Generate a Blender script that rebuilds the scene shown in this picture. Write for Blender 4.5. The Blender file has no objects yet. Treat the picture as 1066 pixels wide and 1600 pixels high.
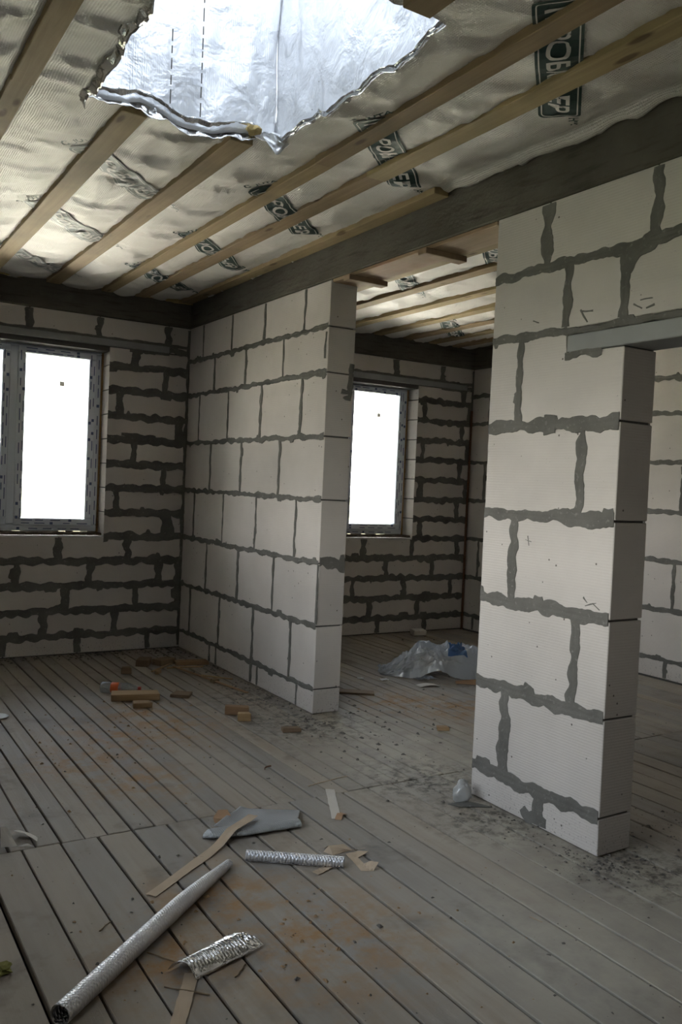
import bpy, bmesh, math, random
from mathutils import Vector, Matrix, noise

random.seed(7)
SC = bpy.context.scene
COL = SC.collection

# ------------------------------------------------------------------ camera
CAM = Vector((-2.781, -7.0807, 1.4843)); YAW, PITCH, ROLL, FPX = .5576, -.0304, .0443, 1328.06
fw = Vector((math.sin(YAW)*math.cos(PITCH), math.cos(YAW)*math.cos(PITCH), math.sin(PITCH)))
r0 = Vector((math.cos(YAW), -math.sin(YAW), 0)); u0 = r0.cross(fw)
rt = r0*math.cos(ROLL)+u0*math.sin(ROLL); up = -r0*math.sin(ROLL)+u0*math.cos(ROLL)
cd = bpy.data.cameras.new('camera'); cam = bpy.data.objects.new('camera', cd); COL.objects.link(cam)
m = Matrix((rt, up, -fw)).transposed().to_4x4(); m.translation = CAM; cam.matrix_world = m
cd.sensor_fit = 'VERTICAL'; cd.sensor_height = 24; cd.lens = 24*FPX/1600; cd.clip_start = .05; cd.clip_end = 500
SC.camera = cam

# ------------------------------------------------------------------ sky, sun, exposure
W = bpy.data.worlds.new('hazy_sky'); SC.world = W; W.use_nodes = True
nt = W.node_tree; bg = nt.nodes['Background']
tc = nt.nodes.new('ShaderNodeTexCoord'); sx = nt.nodes.new('ShaderNodeSeparateXYZ'); rp = nt.nodes.new('ShaderNodeValToRGB')
nt.links.new(tc.outputs['Generated'], sx.inputs[0]); nt.links.new(sx.outputs[2], rp.inputs[0]); nt.links.new(rp.outputs[0], bg.inputs[0])
cr = rp.color_ramp; cr.elements[0].color = (1.6, 1.52, 1.42, 1); cr.elements[1].color = (.42, .53, .74, 1)
for p_, c_ in ((.16, (1.35, 1.33, 1.30, 1)), (.42, (.70, .77, .90, 1))): e_ = cr.elements.new(p_); e_.color = c_
bg.inputs[1].default_value = 2.9
sd = bpy.data.lights.new('sun', 'SUN'); sd.energy = 40.0; sd.angle = .02; sd.color = (1, .955, .89)
sun = bpy.data.objects.new('sun', sd); COL.objects.link(sun)
sun.rotation_euler = Vector((-.55, .18, -.82)).to_track_quat('-Z', 'Y').to_euler()
vs = SC.view_settings
SC.display_settings.display_device = 'sRGB'
vs.view_transform = 'Standard'; vs.look = 'None'; vs.gamma = 1; vs.use_curve_mapping = False
vs.exposure = 1.95
SC.cycles.use_adaptive_sampling = True; SC.cycles.adaptive_threshold = .03
SC.cycles.max_bounces = 7; SC.cycles.diffuse_bounces = 3; SC.cycles.glossy_bounces = 2; SC.cycles.transparent_max_bounces = 7

# ------------------------------------------------------------------ dimensions (m): corner of far wall and divider at origin
XL, XR, YF = -3.25, 3.25, -8.4          # left wall, right wall, wall behind the camera
TD = .2                                # divider thickness
BEAM0, BEAM1 = 2.80, 3.10              # concrete ring beam
ZB = 3.0                               # underside of ceiling battens
ZJ = [0, .16, .57, .98, 1.39, 1.80, 2.21, 2.505, 2.80]       # bed joints of the 400 mm courses
ZF = [0] + [.155+.205*k for k in range(12)] + [2.56]         # bed joints of the 200 mm courses
HX0, HX1, HY0, HY1 = -1.90, -1.03, -4.80, -3.575             # attic hatch
W1 = (-2.14, -.70, .985, 2.56); W2 = (1.08, 2.515, .985, 2.56)
WL = [(-5.8, -3.45, .985, 2.36)]

# ------------------------------------------------------------------ helpers
def link(name, me, parent=None, loc=None):
    o = bpy.data.objects.new(name, me); COL.objects.link(o)
    if loc is not None: o.location = loc
    if parent is not None: o.parent = parent
    return o
def tag(o, label=None, cat=None, group=None, kind=None):
    if label: o['label'] = label
    if cat: o['category'] = cat
    if group: o['group'] = group
    if kind: o['kind'] = kind
    return o
def empty(name, loc=(0, 0, 0), rz=0):
    o = bpy.data.objects.new(name, None); COL.objects.link(o); o.location = loc; o.rotation_euler = (0, 0, rz)
    o.empty_display_size = .1
    return o
def mesh_of(bm, mat, name='m', smooth=False):
    bmesh.ops.recalc_face_normals(bm, faces=bm.faces[:])
    me = bpy.data.meshes.new(name); bm.to_mesh(me); bm.free()
    if mat: me.materials.append(mat)
    if smooth:
        for f in me.polygons: f.use_smooth = True
    return me
def bbox(bm, a, b, bev=0.0, jit=0.0):
    vs_ = [bm.verts.new((x, y, z)) for x in (a[0], b[0]) for y in (a[1], b[1]) for z in (a[2], b[2])]
    fs = [bm.faces.new([vs_[i] for i in q]) for q in ((0, 1, 3, 2), (4, 6, 7, 5), (0, 4, 5, 1), (2, 3, 7, 6), (0, 2, 6, 4), (1, 5, 7, 3))]
    if jit:
        for v in vs_: v.co += Vector([random.uniform(-jit, jit) for _ in range(3)])
    if bev:
        es = list({e for f in fs for e in f.edges})
        bmesh.ops.bevel(bm, geom=es, offset=bev, segments=1, affect='EDGES')
def box(name, a, b, mat, parent=None, bev=0.0, jit=0.0, centre=True):
    a, b = Vector(a), Vector(b); c = (a+b)/2 if centre else Vector((0, 0, 0))
    bm = bmesh.new(); bbox(bm, a-c, b-c, bev, jit)
    return link(name, mesh_of(bm, mat, name), parent, c)
def n1(x, seed=0.0): return noise.noise(Vector((x, seed*7.31+.37, seed*3.7)))
def n2(x, y, seed=0.0): return noise.noise(Vector((x, y, seed*5.17+.11)))

# ------------------------------------------------------------------ materials
class NT:
    def __init__(s, name):
        s.m = bpy.data.materials.new(name); s.m.use_nodes = True; s.t = s.m.node_tree
        s.b = s.t.nodes['Principled BSDF']; s.o = s.t.nodes['Material Output']
    def n(s, typ, **kw):
        nd = s.t.nodes.new(typ)
        for k, v in kw.items(): setattr(nd, k, v)
        return nd
    def l(s, a, b): s.t.links.new(a, b)
    def val(s, node, i, v):
        if isinstance(v, (int, float, tuple)): node.inputs[i].default_value = v
        else: s.l(v, node.inputs[i])
    def pos(s, obj=False, scale=(1, 1, 1)):
        src = s.n('ShaderNodeTexCoord').outputs['Object'] if obj else s.n('ShaderNodeNewGeometry').outputs['Position']
        mp = s.n('ShaderNodeMapping'); s.l(src, mp.inputs[0]); mp.inputs['Scale'].default_value = scale
        if obj:
            oi = s.n('ShaderNodeObjectInfo'); mu = s.math('MULTIPLY', oi.outputs['Random'], 37.0); s.l(mu, mp.inputs['Location'])
        return mp.outputs[0]
    def math(s, op, a, b=0.0, c=0.0, clamp=False):
        nd = s.n('ShaderNodeMath', operation=op, use_clamp=clamp)
        s.val(nd, 0, a); s.val(nd, 1, b); s.val(nd, 2, c); return nd.outputs[0]
    def noise(s, v, scale, detail=3.0, rough=.55, dist=0.0):
        nd = s.n('ShaderNodeTexNoise'); s.l(v, nd.inputs['Vector']); nd.inputs['Scale'].default_value = scale
        nd.inputs['Detail'].default_value = detail; nd.inputs['Roughness'].default_value = rough; nd.inputs['Distortion'].default_value = dist
        return nd.outputs['Fac']
    def voro(s, v, scale, out='Distance'):
        nd = s.n('ShaderNodeTexVoronoi'); s.l(v, nd.inputs['Vector']); nd.inputs['Scale'].default_value = scale; return nd.outputs[out]
    def wave(s, v, scale, dist=0.0, direction='X'):
        nd = s.n('ShaderNodeTexWave', bands_direction=direction); s.l(v, nd.inputs['Vector']); nd.inputs['Scale'].default_value = scale
        nd.inputs['Distortion'].default_value = dist; nd.inputs['Detail'].default_value = 1.0; return nd.outputs['Fac']
    def mr(s, v, a, b, c=0.0, d=1.0):
        nd = s.n('ShaderNodeMapRange'); s.val(nd, 0, v)
        for i, q in enumerate((a, b, c, d)): nd.inputs[i+1].default_value = q
        return nd.outputs[0]
    def mix(s, f, a, b, typ='MIX'):
        nd = s.n('ShaderNodeMix', data_type='RGBA', blend_type=typ); s.val(nd, 0, f)
        for i, q in ((6, a), (7, b)):
            if isinstance(q, tuple): nd.inputs[i].default_value = q+(1,) if len(q) == 3 else q
            else: s.l(q, nd.inputs[i])
        return nd.outputs[2]
    def rnd(s): return s.n('ShaderNodeObjectInfo').outputs['Random']
    def hsv(s, col, v, h=.5, sat=1.0):
        nd = s.n('ShaderNodeHueSaturation'); s.val(nd, 0, h); s.val(nd, 1, sat); s.val(nd, 2, v); s.l(col, nd.inputs[4]) if not isinstance(col, tuple) else s.val(nd, 4, col+(1,)); return nd.outputs[0]
    def bump(s, h, strength=.3, dist=.01, prev=None):
        nd = s.n('ShaderNodeBump'); nd.inputs['Strength'].default_value = strength; nd.inputs['Distance'].default_value = dist
        s.l(h, nd.inputs['Height'])
        if prev is not None: s.l(prev, nd.inputs['Normal'])
        return nd.outputs[0]
    def done(s, col, rough=.8, normal=None, metal=0.0, spec=None):
        s.val(s.b, 'Base Color', col+(1,) if isinstance(col, tuple) else col); s.val(s.b, 'Roughness', rough); s.val(s.b, 'Metallic', metal)
        if spec is not None: s.val(s.b, 'Specular IOR Level', spec)
        if normal is not None: s.l(normal, s.b.inputs['Normal'])
        return s.m
MT = {}
def block_mat():
    t = NT('aerated_concrete'); p = t.pos()
    big = t.noise(p, 2.2, 3); fine = t.noise(p, 60, 2)
    col = t.mix(t.mr(big, .35, .7), (.655, .61, .575), (.58, .54, .507))
    col = t.hsv(col, t.mr(t.rnd(), 0, 1, .93, 1.05))
    pits = t.mr(t.voro(p, 15), .05, .085, 0, 1); gate = t.mr(t.noise(p, 5.5, 1), .47, .49, 1, 0)
    fp_ = t.math('MAXIMUM', t.mr(t.voro(p, 48), .04, .09, 0, 1), t.mr(t.noise(p, 13, 1), .55, .58, 1, 0)); pit = t.math('MULTIPLY', t.math('MAXIMUM', pits, gate), t.math('MULTIPLY_ADD', fp_, .6, .4))
    col = t.mix(pit, (.16, .14, .125), col)
    # splashes of grout dust low on the wall
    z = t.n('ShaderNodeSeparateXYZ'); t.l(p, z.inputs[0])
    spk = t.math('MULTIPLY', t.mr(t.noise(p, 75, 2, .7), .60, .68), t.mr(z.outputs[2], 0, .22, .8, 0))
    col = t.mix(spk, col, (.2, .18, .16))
    saw = t.wave(t.pos(scale=(.15, .15, 1)), 26, 2.5, 'Z')
    h = t.math('ADD', t.math('MULTIPLY', saw, .3), t.math('MULTIPLY', fine, .5)); h = t.math('ADD', h, t.math('MULTIPLY', pit, .8))
    return t.done(col, .92, t.bump(h, .4, .004), spec=.15)
def mortar_mat():
    t = NT('grey_mortar'); p = t.pos()
    col = t.mix(t.mr(t.noise(p, 5, 4), .35, .7), (.135, .13, .118), (.20, .192, .175))
    col = t.mix(t.mr(t.noise(p, 45, 3), .6, .75), col, (.27, .26, .24))
    return t.done(col, .9, t.bump(t.noise(p, 90, 4), .5, .004), spec=.2)
def core_mat():
    t = NT('joint_mortar'); p = t.pos()
    return t.done(t.mix(t.noise(p, 20), (.10, .096, .09), (.15, .145, .135)), .95, spec=.1)
def concrete_mat():
    t = NT('ring_beam_concrete'); p = t.pos()
    a = t.noise(p, 1.7, 5, .6); b = t.noise(t.pos(scale=(1, 1, 9)), 3.5, 4)
    col = t.mix(t.mr(a, .3, .7), (.10, .09, .072), (.175, .158, .13)); col = t.mix(t.mr(b, .52, .75, 0, .75), col, (.045, .038, .032))
    col = t.mix(t.mr(t.noise(p, 7, 3), .62, .72, 0, .6), col, (.17, .157, .13))
    return t.done(col, .9, t.bump(t.math('ADD', b, t.noise(p, 60, 3)), .5, .006), spec=.2)
def lintel_mat():
    t = NT('smooth_lintel_concrete'); p = t.pos()
    return t.done(t.mix(t.noise(p, 6, 3), (.27, .275, .275), (.36, .365, .365)), .75, t.bump(t.noise(p, 80, 2), .2, .002), spec=.3)
def wood_mat(name, c1, c2, dark, obj=False, stretch=(38, 1.6, 38)):
    t = NT(name); p = t.pos(obj, stretch); q = t.pos(obj)
    g = t.noise(p, 1.0, 4, .6, .6); big = t.noise(q, 2.2, 3)
    col = t.mix(t.mr(g, .3, .72), c1, c2); col = t.mix(t.mr(big, .45, .75, 0, .7), col, dark)
    kn = t.voro(t.pos(obj, (9, 2.6, 9)), 1.0); col = t.mix(t.mr(kn, .10, .17, .8, 0), col, (.10, .055, .03))
    col = t.hsv(col, t.mr(t.rnd(), 0, 1, .82, 1.15), h=t.mr(t.rnd(), 0, 1, .49, .51))
    return t.done(col, .72, t.bump(g, .25, .003), spec=.25)
def gauss(t, p, spots):
    tot = None
    for (x, y, r) in spots:
        d = t.n('ShaderNodeVectorMath', operation='DISTANCE'); t.l(p, d.inputs[0]); d.inputs[1].default_value = (x, y, 0)
        v = t.mr(d.outputs['Value'], 0, r, 1, 0)
        tot = v if tot is None else t.math('MAXIMUM', tot, v)
    return tot
def floor_mat():
    t = NT('dirty_floorboards'); p = t.pos()
    g = t.noise(t.pos(scale=(22, 1.3, 22)), 1.0, 5, .6, .4); big = t.noise(p, 1.1, 4, .6)
    col = t.mix(t.mr(g, .28, .75), (.275, .220, .158), (.365, .305, .235))
    col = t.mix(t.mr(big, .42, .66, 0, .65), col, (.37, .328, .270))
    col = t.mix(t.mr(t.noise(p, 3.4, 4, .65), .56, .72, 0, .7), col, (.165, .13, .10))
    col = t.hsv(col, t.mr(t.rnd(), 0, 1, .88, 1.10), sat=t.mr(t.rnd(), 0, 1, .62, .92))
    # spilt cement; last two spots make the near right floor paler
    cem_pale = t.math('MULTIPLY', gauss(t, p, [(.15, -2.75, .75), (.05, -3.35, .75), (.3, -3.1, .7), (-.1, -4.4, .45), (.0, -5.0, .5), (-.15, -4.75, .35), (-.55, -5.2, .7), (-.3, -5.6, .6)]), t.mr(t.noise(p, 6, 5, .65), .3, .6)) 
    col = t.mix(t.math('MULTIPLY', cem_pale, 1.1, clamp=True), col, (.44, .405, .33))
    dk = t.math('MULTIPLY', gauss(t, p, [(-.15, -2.5, .6), (-.2, -1.9, .45), (-.15, -4.2, .4), (-.1, -3.7, .5), (.1, -4.9, .4)]), t.mr(t.noise(p, 15, 5, .7), .46, .62))
    col = t.mix(t.math('MULTIPLY', dk, 1.3, clamp=True), col, (.105, .092, .076))
    # sawdust
    sd_ = t.math('MULTIPLY', gauss(t, p, [(-1.25, -2.35, .55), (-1.55, -2.7, .45), (-1.4, -3.1, .4), (-.95, -2.25, .5), (-1.0, -1.95, .45), (-1.35, -4.75, .55), (-1.8, -4.65, .35), (.75, -2.35, .5), (1.0, -2.6, .5), (-1.5, -4.35, .4)]), t.mr(t.noise(p, 8, 5, .7), .42, .62))
    col = t.mix(t.math('MULTIPLY', sd_, 1.2, clamp=True), col, (.33, .195, .09))
    spk = t.mr(t.voro(p, 26), .05, .09, 1, 0); gt = t.mr(t.noise(p, 4, 2), .52, .6)
    col = t.mix(t.math('MULTIPLY', spk, gt), col, (.07, .055, .045))
    h = t.math('ADD', g, t.math('MULTIPLY', t.noise(p, 70, 3), .6))
    return t.done(col, t.mr(big, .3, .7, .62, .85), t.bump(h, .35, .004), spec=.3)
def foil_mat(name, c, metal, rough, waffle=1.0, wrink=.6, spec=.5):
    t = NT(name); p = t.pos()
    wv = t.math('MULTIPLY', t.wave(p, 34, 0, 'X'), t.wave(p, 34, 0, 'Y'))
    wr = t.noise(p, 7, 4, .55, .35); spk = t.mr(t.voro(p, 11), .018, .035, 1, 0)
    col = t.mix(t.mr(t.noise(p, 1.6, 3), .35, .7), c, tuple(x*.86 for x in c)); col = t.mix(spk, col, (.10, .085, .07))
    b = t.bump(wv, .35*waffle, .0025); b = t.bump(wr, wrink, .02, b)
    return t.done(col, rough, b, metal, spec)
def flat_mat(name, c, rough=.6, metal=0.0, var=.15, scale=20, spec=.4, obj=True):
    t = NT(name); p = t.pos(obj)
    return t.done(t.mix(t.noise(p, scale), tuple(x*(1-var) for x in c), tuple(min(1, x*(1+var)) for x in c)), rough, t.bump(t.noise(p, scale*4), .1, .002), metal, spec)
def glass_mat():
    t = NT('window_glass'); t.t.nodes.remove(t.b)
    tr = t.n('ShaderNodeBsdfTransparent'); gl = t.n('ShaderNodeBsdfGlossy'); fr = t.n('ShaderNodeFresnel'); mx = t.n('ShaderNodeMixShader')
    n_ = t.noise(t.pos(), 3); tr.inputs[0].default_value = (.93, .95, .94, 1); gl.inputs['Roughness'].default_value = .03
    t.l(t.mr(n_, 0, 1, 1.40, 1.5), fr.inputs['IOR'])
    t.l(fr.outputs[0], mx.inputs[0]); t.l(tr.outputs[0], mx.inputs[1]); t.l(gl.outputs[0], mx.inputs[2]); t.l(mx.outputs[0], t.o.inputs[0])
    return t.m
def membrane_mat(name, diff, trans, alpha=0.0, gloss=.12):
    t = NT(name); t.t.nodes.remove(t.b)
    d = t.n('ShaderNodeBsdfDiffuse'); q = t.n('ShaderNodeBsdfTranslucent'); a = t.n('ShaderNodeAddShader')
    n_ = t.noise(t.pos(), 6, 3)
    t.l(t.mix(n_, tuple(x*.85 for x in diff), diff), d.inputs[0]); q.inputs[0].default_value = trans+(1,)
    t.l(d.outputs[0], a.inputs[0]); t.l(q.outputs[0], a.inputs[1]); out = a.outputs[0]
    if alpha:
        tr = t.n('ShaderNodeBsdfTransparent'); gl = t.n('ShaderNodeBsdfGlossy'); gl.inputs['Roughness'].default_value = .25
        mx = t.n('ShaderNodeMixShader'); mx.inputs[0].default_value = alpha; t.l(out, mx.inputs[1]); t.l(tr.outputs[0], mx.inputs[2])
        m2 = t.n('ShaderNodeMixShader'); m2.inputs[0].default_value = gloss; t.l(mx.outputs[0], m2.inputs[1]); t.l(gl.outputs[0], m2.inputs[2]); out = m2.outputs[0]
    t.l(out, t.o.inputs[0]); return t.m
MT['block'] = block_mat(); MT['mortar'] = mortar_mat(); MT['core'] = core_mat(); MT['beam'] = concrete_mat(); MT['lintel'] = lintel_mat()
MT['batten'] = wood_mat('sawn_pine_batten', (.37, .275, .15), (.27, .195, .105), (.17, .135, .08))
MT['form'] = wood_mat('stained_formwork', (.36, .25, .17), (.27, .19, .13), (.22, .09, .05))
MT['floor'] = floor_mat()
MT['sub'] = flat_mat('dark_void_under_floor', (.02, .018, .016), .95)
MT['foil'] = foil_mat('ceiling_foil', (.72, .685, .63), .10, .48, 2.6, .9, .4)
MT['lining'] = foil_mat('hatch_foil', (.86, .88, .91), .45, .32, .6, .9)
MT['crinkle'] = foil_mat('crinkled_foil', (.80, .80, .80), .9, .18, .5, 1.0)
MT['rollfoil'] = foil_mat('rolled_foil', (.84, .83, .85), .75, .36, 3.0, .25)
MT['green'] = flat_mat('green_print', (.022, .05, .042), .5, 0, .2, 30, obj=False)
MT['greenfade'] = flat_mat('faded_green_print', (.26, .275, .25), .5, 0, .35, 12, obj=False)
MT['white'] = flat_mat('white_print', (.62, .60, .56), .5, 0, .08, obj=False)
MT['pvc'] = flat_mat('white_pvc', (.74, .79, .89), .35, 0, .04)
MT['pvcfilm'] = flat_mat('blue_film_print', (.10, .14, .30), .4)
MT['glass'] = glass_mat()
MT['foam'] = flat_mat('mounting_foam', (.42, .26, .12), .9, 0, .4, 30)
MT['wool'] = flat_mat('yellow_insulation', (.50, .38, .17), .95, 0, .3, 40)
MT['kraft'] = flat_mat('kraft_paper', (.50, .385, .27), .8, 0, .12, 14)
MT['wood'] = wood_mat('offcut_pine', (.42, .28, .15), (.33, .21, .11), (.26, .16, .09), True, (30, 3, 30))
MT['rust'] = flat_mat('rusty_steel', (.16, .075, .04), .8, .3, .4, 40)
MT['pwhite'] = flat_mat('white_plastic', (.62, .62, .60), .45)
MT['field'] = flat_mat('dim_green_field', (.125, .125, .07), .95, 0, .15, .4, obj=False)
MT['roof'] = membrane_mat('roof_membrane', (.5, .5, .5), (.046, .052, .060))
MT['bag'] = membrane_mat('clear_polythene', (.40, .43, .46), (.22, .24, .27), .28, .22)
MT['sheetfoil'] = foil_mat('dull_foil', (.42, .43, .44), .55, .40, 2.5, .3)
MT['paleb'] = flat_mat('pale_paper', (.56, .52, .46), .8, 0, .1, 14)
MT['kraftd'] = flat_mat('brown_paper', (.40, .245, .14), .8, 0, .15, 14)
MT['wooddark'] = wood_mat('weathered_offcut', (.26, .18, .11), (.19, .13, .08), (.14, .10, .065), True, (30, 3, 30))
MT['crumb'] = flat_mat('mortar_crumb', (.14, .125, .11), .95, 0, .4, 60)
MT['orange'] = flat_mat('orange_label', (.70, .13, .03), .5)
MT['redcap'] = flat_mat('red_cap', (.42, .05, .035), .45)
MT['moss'] = flat_mat('yellow_green_wool', (.20, .19, .05), .95, 0, .4, 60)
MT['bag2'] = membrane_mat('whitish_polythene', (.42, .42, .41), (.12, .12, .12), .06)
MT['pet'] = membrane_mat('clear_pet', (.30, .32, .32), (.15, .16, .16), .66, .3)
MT['sticker'] = membrane_mat('pane_sticker', (.4, .38, .35), (.17, .163, .145))
MT['grass'] = flat_mat('low_bounce_grass', (.03, .032, .02), .95, 0, .3, 2, obj=False)
MT['bounce_sand'] = flat_mat('pale_bounce_sand', (.71, .675, .605), .95, 0, .1, 3, obj=False)
MT['silldim'] = flat_mat('dark_sill_strip', (.10, .07, .045), .95, 0, .3, 25)
MT['bagblue'] = membrane_mat('blue_printed_polythene', (.03, .09, .22), (.02, .05, .12), .1)

# ------------------------------------------------------------------ masonry builder
class Wall:
    """s runs along the wall, z up, d out of the visible face"""
    def __init__(s, name, P, T, label, mw=.022, step=.011):
        s.P, s.T, s.mw, s.step = P, T, mw, step
        s.root = tag(empty(name, P(0, 0, 0)*0), label, 'wall', kind='structure')
        s.seed = random.random()*50
    def poly(s, pts, d0, d1, mat, name, bev=0.0, jit=0.0, parent=None):
        c = s.P(sum(p[0] for p in pts)/len(pts), sum(p[1] for p in pts)/len(pts), (d0+d1)/2)
        bm = bmesh.new(); A = []; B = []
        for (q, z) in pts:
            j = lambda: random.uniform(-jit, jit)
            A.append(bm.verts.new(s.P(q+j(), z+j(), d0+j())-c)); B.append(bm.verts.new(s.P(q+j(), z+j(), d1)-c))
        bm.faces.new(A); bm.faces.new(B[::-1]); n = len(A)
        for i in range(n): bm.faces.new((A[i], A[(i+1) % n], B[(i+1) % n], B[i]))
        if bev: bmesh.ops.bevel(bm, geom=bm.edges[:], offset=bev, segments=1, affect='EDGES')
        return link(name, mesh_of(bm, mat, name), parent or s.root, c)
    def core(s, s0, s1, z0, z1, inset=.012):
        z0 = -.08 if z0 == 0 else z0
        s.poly([(s0+inset, z0), (s1-inset, z0), (s1-inset, z1), (s0+inset, z1)], -inset, -s.T+inset, MT['core'], 'mortar_core')
    def block(s, s0, s1, z0, z1, d=0.0):
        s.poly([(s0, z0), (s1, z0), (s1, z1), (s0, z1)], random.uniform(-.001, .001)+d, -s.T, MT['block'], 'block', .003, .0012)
    def ribbon(s, a, b, w=None, h=.0045, name='mortar', amp=1.0):
        """smeared mortar with a ragged edge along a joint from a to b"""
        w = w or s.mw; a = Vector(a); b = Vector(b); L = (b-a).length
        if L < .03: return
        n = max(4, int(L/s.step)); t = (b-a)/L; nrm = Vector((-t.y, t.x)); s.seed += 1.37
        sd_ = s.seed; c = s.P((a.x+b.x)/2, (a.y+b.y)/2, 0); bm = bmesh.new(); rows = []
        ph = [random.random()*6 for _ in range(2)]; per = [random.uniform(.10, .19) for _ in range(2)]
        for i in range(n+1):
            u = L*i/n; e = []
            for k in (0, 1):
                sc = abs(math.sin(math.pi*(u+ph[k]*.1+.03*n1(u*4, sd_+k))/per[k]))
                x = .62+.50*sc*(.6+.6*n1(u*3, sd_+9+k)) + amp*(.46*n1(u*13, sd_+k)+.13*n1(u*47, sd_+3+k))
                if n1(u*9, sd_+20+k) > .52: x += .55*amp
                e.append(w*max(.28, x))
            wob = .18*w*n1(u*5, sd_+5); hh = h*(1+.5*n1(u*12, sd_+7))
            offs = ((-e[0], -.002), (-e[0]+.0035, hh*.7), (-e[0]*.4, hh), (0, hh*.75), (e[1]*.4, hh), (e[1]-.0035, hh*.7), (e[1], -.002))
            rows.append([bm.verts.new(s.P((a+t*u).x+nrm.x*(o+wob), (a+t*u).y+nrm.y*(o+wob), d)-c) for o, d in offs])
        for i in range(n):
            for k in range(6): bm.faces.new((rows[i][k], rows[i+1][k], rows[i+1][k+1], rows[i][k+1]))
        link(name, mesh_of(bm, MT['mortar'], name), s.root, c)
    def course(s, z0, z1, s0, s1, joints, g=.009, rib=True, d=0.0):
        J = [s0]+sorted(j for j in joints if s0+.03 < j < s1-.03)+[s1]
        for k in range(len(J)-1):
            s.block(J[k]+(g/2 if k else 0), J[k+1]-(g/2 if k < len(J)-2 else 0), z0+g/2, z1-g/2)
        if rib:
            for j in J[1:-1]:
                s.ribbon((j, z0+.012), (j+random.uniform(-.008, .008), z1-.012), s.mw*random.uniform(.8, 1.25), .004)
def grid_joints(known, s0, s1, mod=.605):
    J = sorted(known); 
    while J[0]-mod > s0: J.insert(0, J[0]-mod)
    while J[-1]+mod < s1: J.append(J[-1]+mod)
    return J

# far wall, 200 mm courses, 400 thick, two windows
FX = {0: [-1.468, -.888, -.288], 1: [-1.172, -.59], 2: [-.996, -.406], 3: [-1.385, -.807, -.208], 4: [-1.063, -.489], 5: [-.164],
      6: [-.602], 7: [-.197], 8: [-.468], 9: [-.082], 10: [-.603], 11: [-.211], 12: [-.481]}
FX2 = {0: [2.126, 2.723], 1: [2.013, 2.618], 2: [1.802, 2.441, 3.053], 3: [2.203, 2.795], 4: [1.92, 2.52], 5: [2.62], 6: [3.09],
       7: [2.59], 8: [3.10], 9: [2.60], 10: [3.12], 11: [2.60], 12: [3.12]}
def spans(s0, s1, z0, z1, ops):
    out = [(s0, s1)]
    for (a, b, za, zb) in ops:
        if z1 > za+.03 and z0 < zb-.03:
            nx = []
            for (p, q) in out:
                if b <= p or a >= q: nx.append((p, q)); continue
                if a-p > .02: nx.append((p, a))
                if q-b > .02: nx.append((b, q))
            out = nx
    return out
def gen_wall(w, zs, s0, s1, ops, jmap, mod=.605, ztop=None):
    for k in range(len(zs)-1):
        J = grid_joints(jmap(k), s0, s1, mod)
        for (p, q) in spans(s0, s1, zs[k], zs[k+1], ops):
            w.course(zs[k], zs[k+1], p, q, J)
            if k: w.ribbon((p, zs[k]), (q, zs[k]), w.mw*1.1)
def core_with(w, s0, s1, z0, z1, ops):
    ops = sorted(ops); c = s0
    for (a, b, za, zb) in ops:
        w.core(c, a, z0, z1); 
        if za > z0: w.core(a-.03, b+.03, z0, za-.02)
        if zb < z1: w.core(a-.03, b+.03, zb+.02, z1)
        c = b
    w.core(c, s1, z0, z1)

wf = Wall('wall_back', lambda s, z, d: Vector((s, -d, z)), .4, 'far wall of white aerated blocks with fat dark mortar joints around the two windows', .037, .012)
gen_wall(wf, ZF, XL, 0, [W1], lambda k: FX[k]); gen_wall(wf, ZF, TD, XR, [W2], lambda k: FX2[k])
for (s0, s1, J, l0, l1) in ((XL, 0, [-1.347, -.791, -.192], -2.5, -.183), (TD, XR, [2.223, 2.824], .7, 3.16)):
    wf.course(2.622, 2.80, s0, s1, grid_joints(J, s0, s1))
    if s0 < l0: wf.course(2.56, 2.622, s0, l0, [], rib=False)
    wf.course(2.56, 2.622, l1+.01, s1, [], rib=False)
    wf.ribbon((s0, 2.63), (s1, 2.63), .016); wf.ribbon((l1-.02, 2.585), (s1, 2.585), .028)
    wf.ribbon((l1-.35, 2.552), (l1, 2.552), .016)
    wf.poly([(l0, 2.562), (l1, 2.562), (l1, 2.62), (l0, 2.62)], .006, -.4, MT['lintel'], 'window_lintel', .004)
core_with(wf, XL-.4, XR+.4, 0, 2.8, [(W1[0], W1[1], W1[2], 2.5), (W2[0], W2[1], W2[2], 2.5)])
wf.ribbon((-.008, .02), (-.008, 2.78), .018); wf.ribbon((XR-.01, .02), (XR-.01, 2.78), .014)
wf.ribbon((-.10, .99), (-.17, 1.17), .05); wf.ribbon((-.05, 1.81), (-.05, 1.99), .05); wf.ribbon((-.03, .38), (-.03, .76), .035)
for j in ((-.58, 1.84, .02), (-.52, 1.83, .015)): wf.ribbon((j[0], j[1]), (j[0]+.3, j[1]-.01), j[2])

# divider between the rooms, 400 mm courses
wd = Wall('wall_divider', lambda s, z, d: Vector((-d, s, z)), TD, 'white aerated block partition jutting from the far wall beside the left window', .020, .010)
PJ = [[-2.153, -1.563, -1.451, -.819, -.687], [-2.036, -1.457, -.846, -.234], [-1.751, -1.163, -.547], [-2.04, -1.433, -.846, -.244],
      [-1.772, -1.143, -.554], [-2.052, -1.444, -.866, -.275], [-1.771, -1.163, -.571], [-2.053, -1.454, -.887, -.313]]
for k in range(8):
    wd.course(ZJ[k], ZJ[k+1], -2.381, 0, PJ[k])
    if k: wd.ribbon((-2.376, ZJ[k]), (-.005, ZJ[k]), .0235, amp=1.2)
wd.core(-2.381, .02, 0, 2.8)
wd.ribbon((-.006, .02), (-.006, 2.78), .014)
wd.ribbon((-2.37, .585), (-2.37, .97), .014)
we = Wall('wall_divider_end', lambda s, z, d: Vector((s, -2.381-d, z)), .02, 'x')
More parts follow.
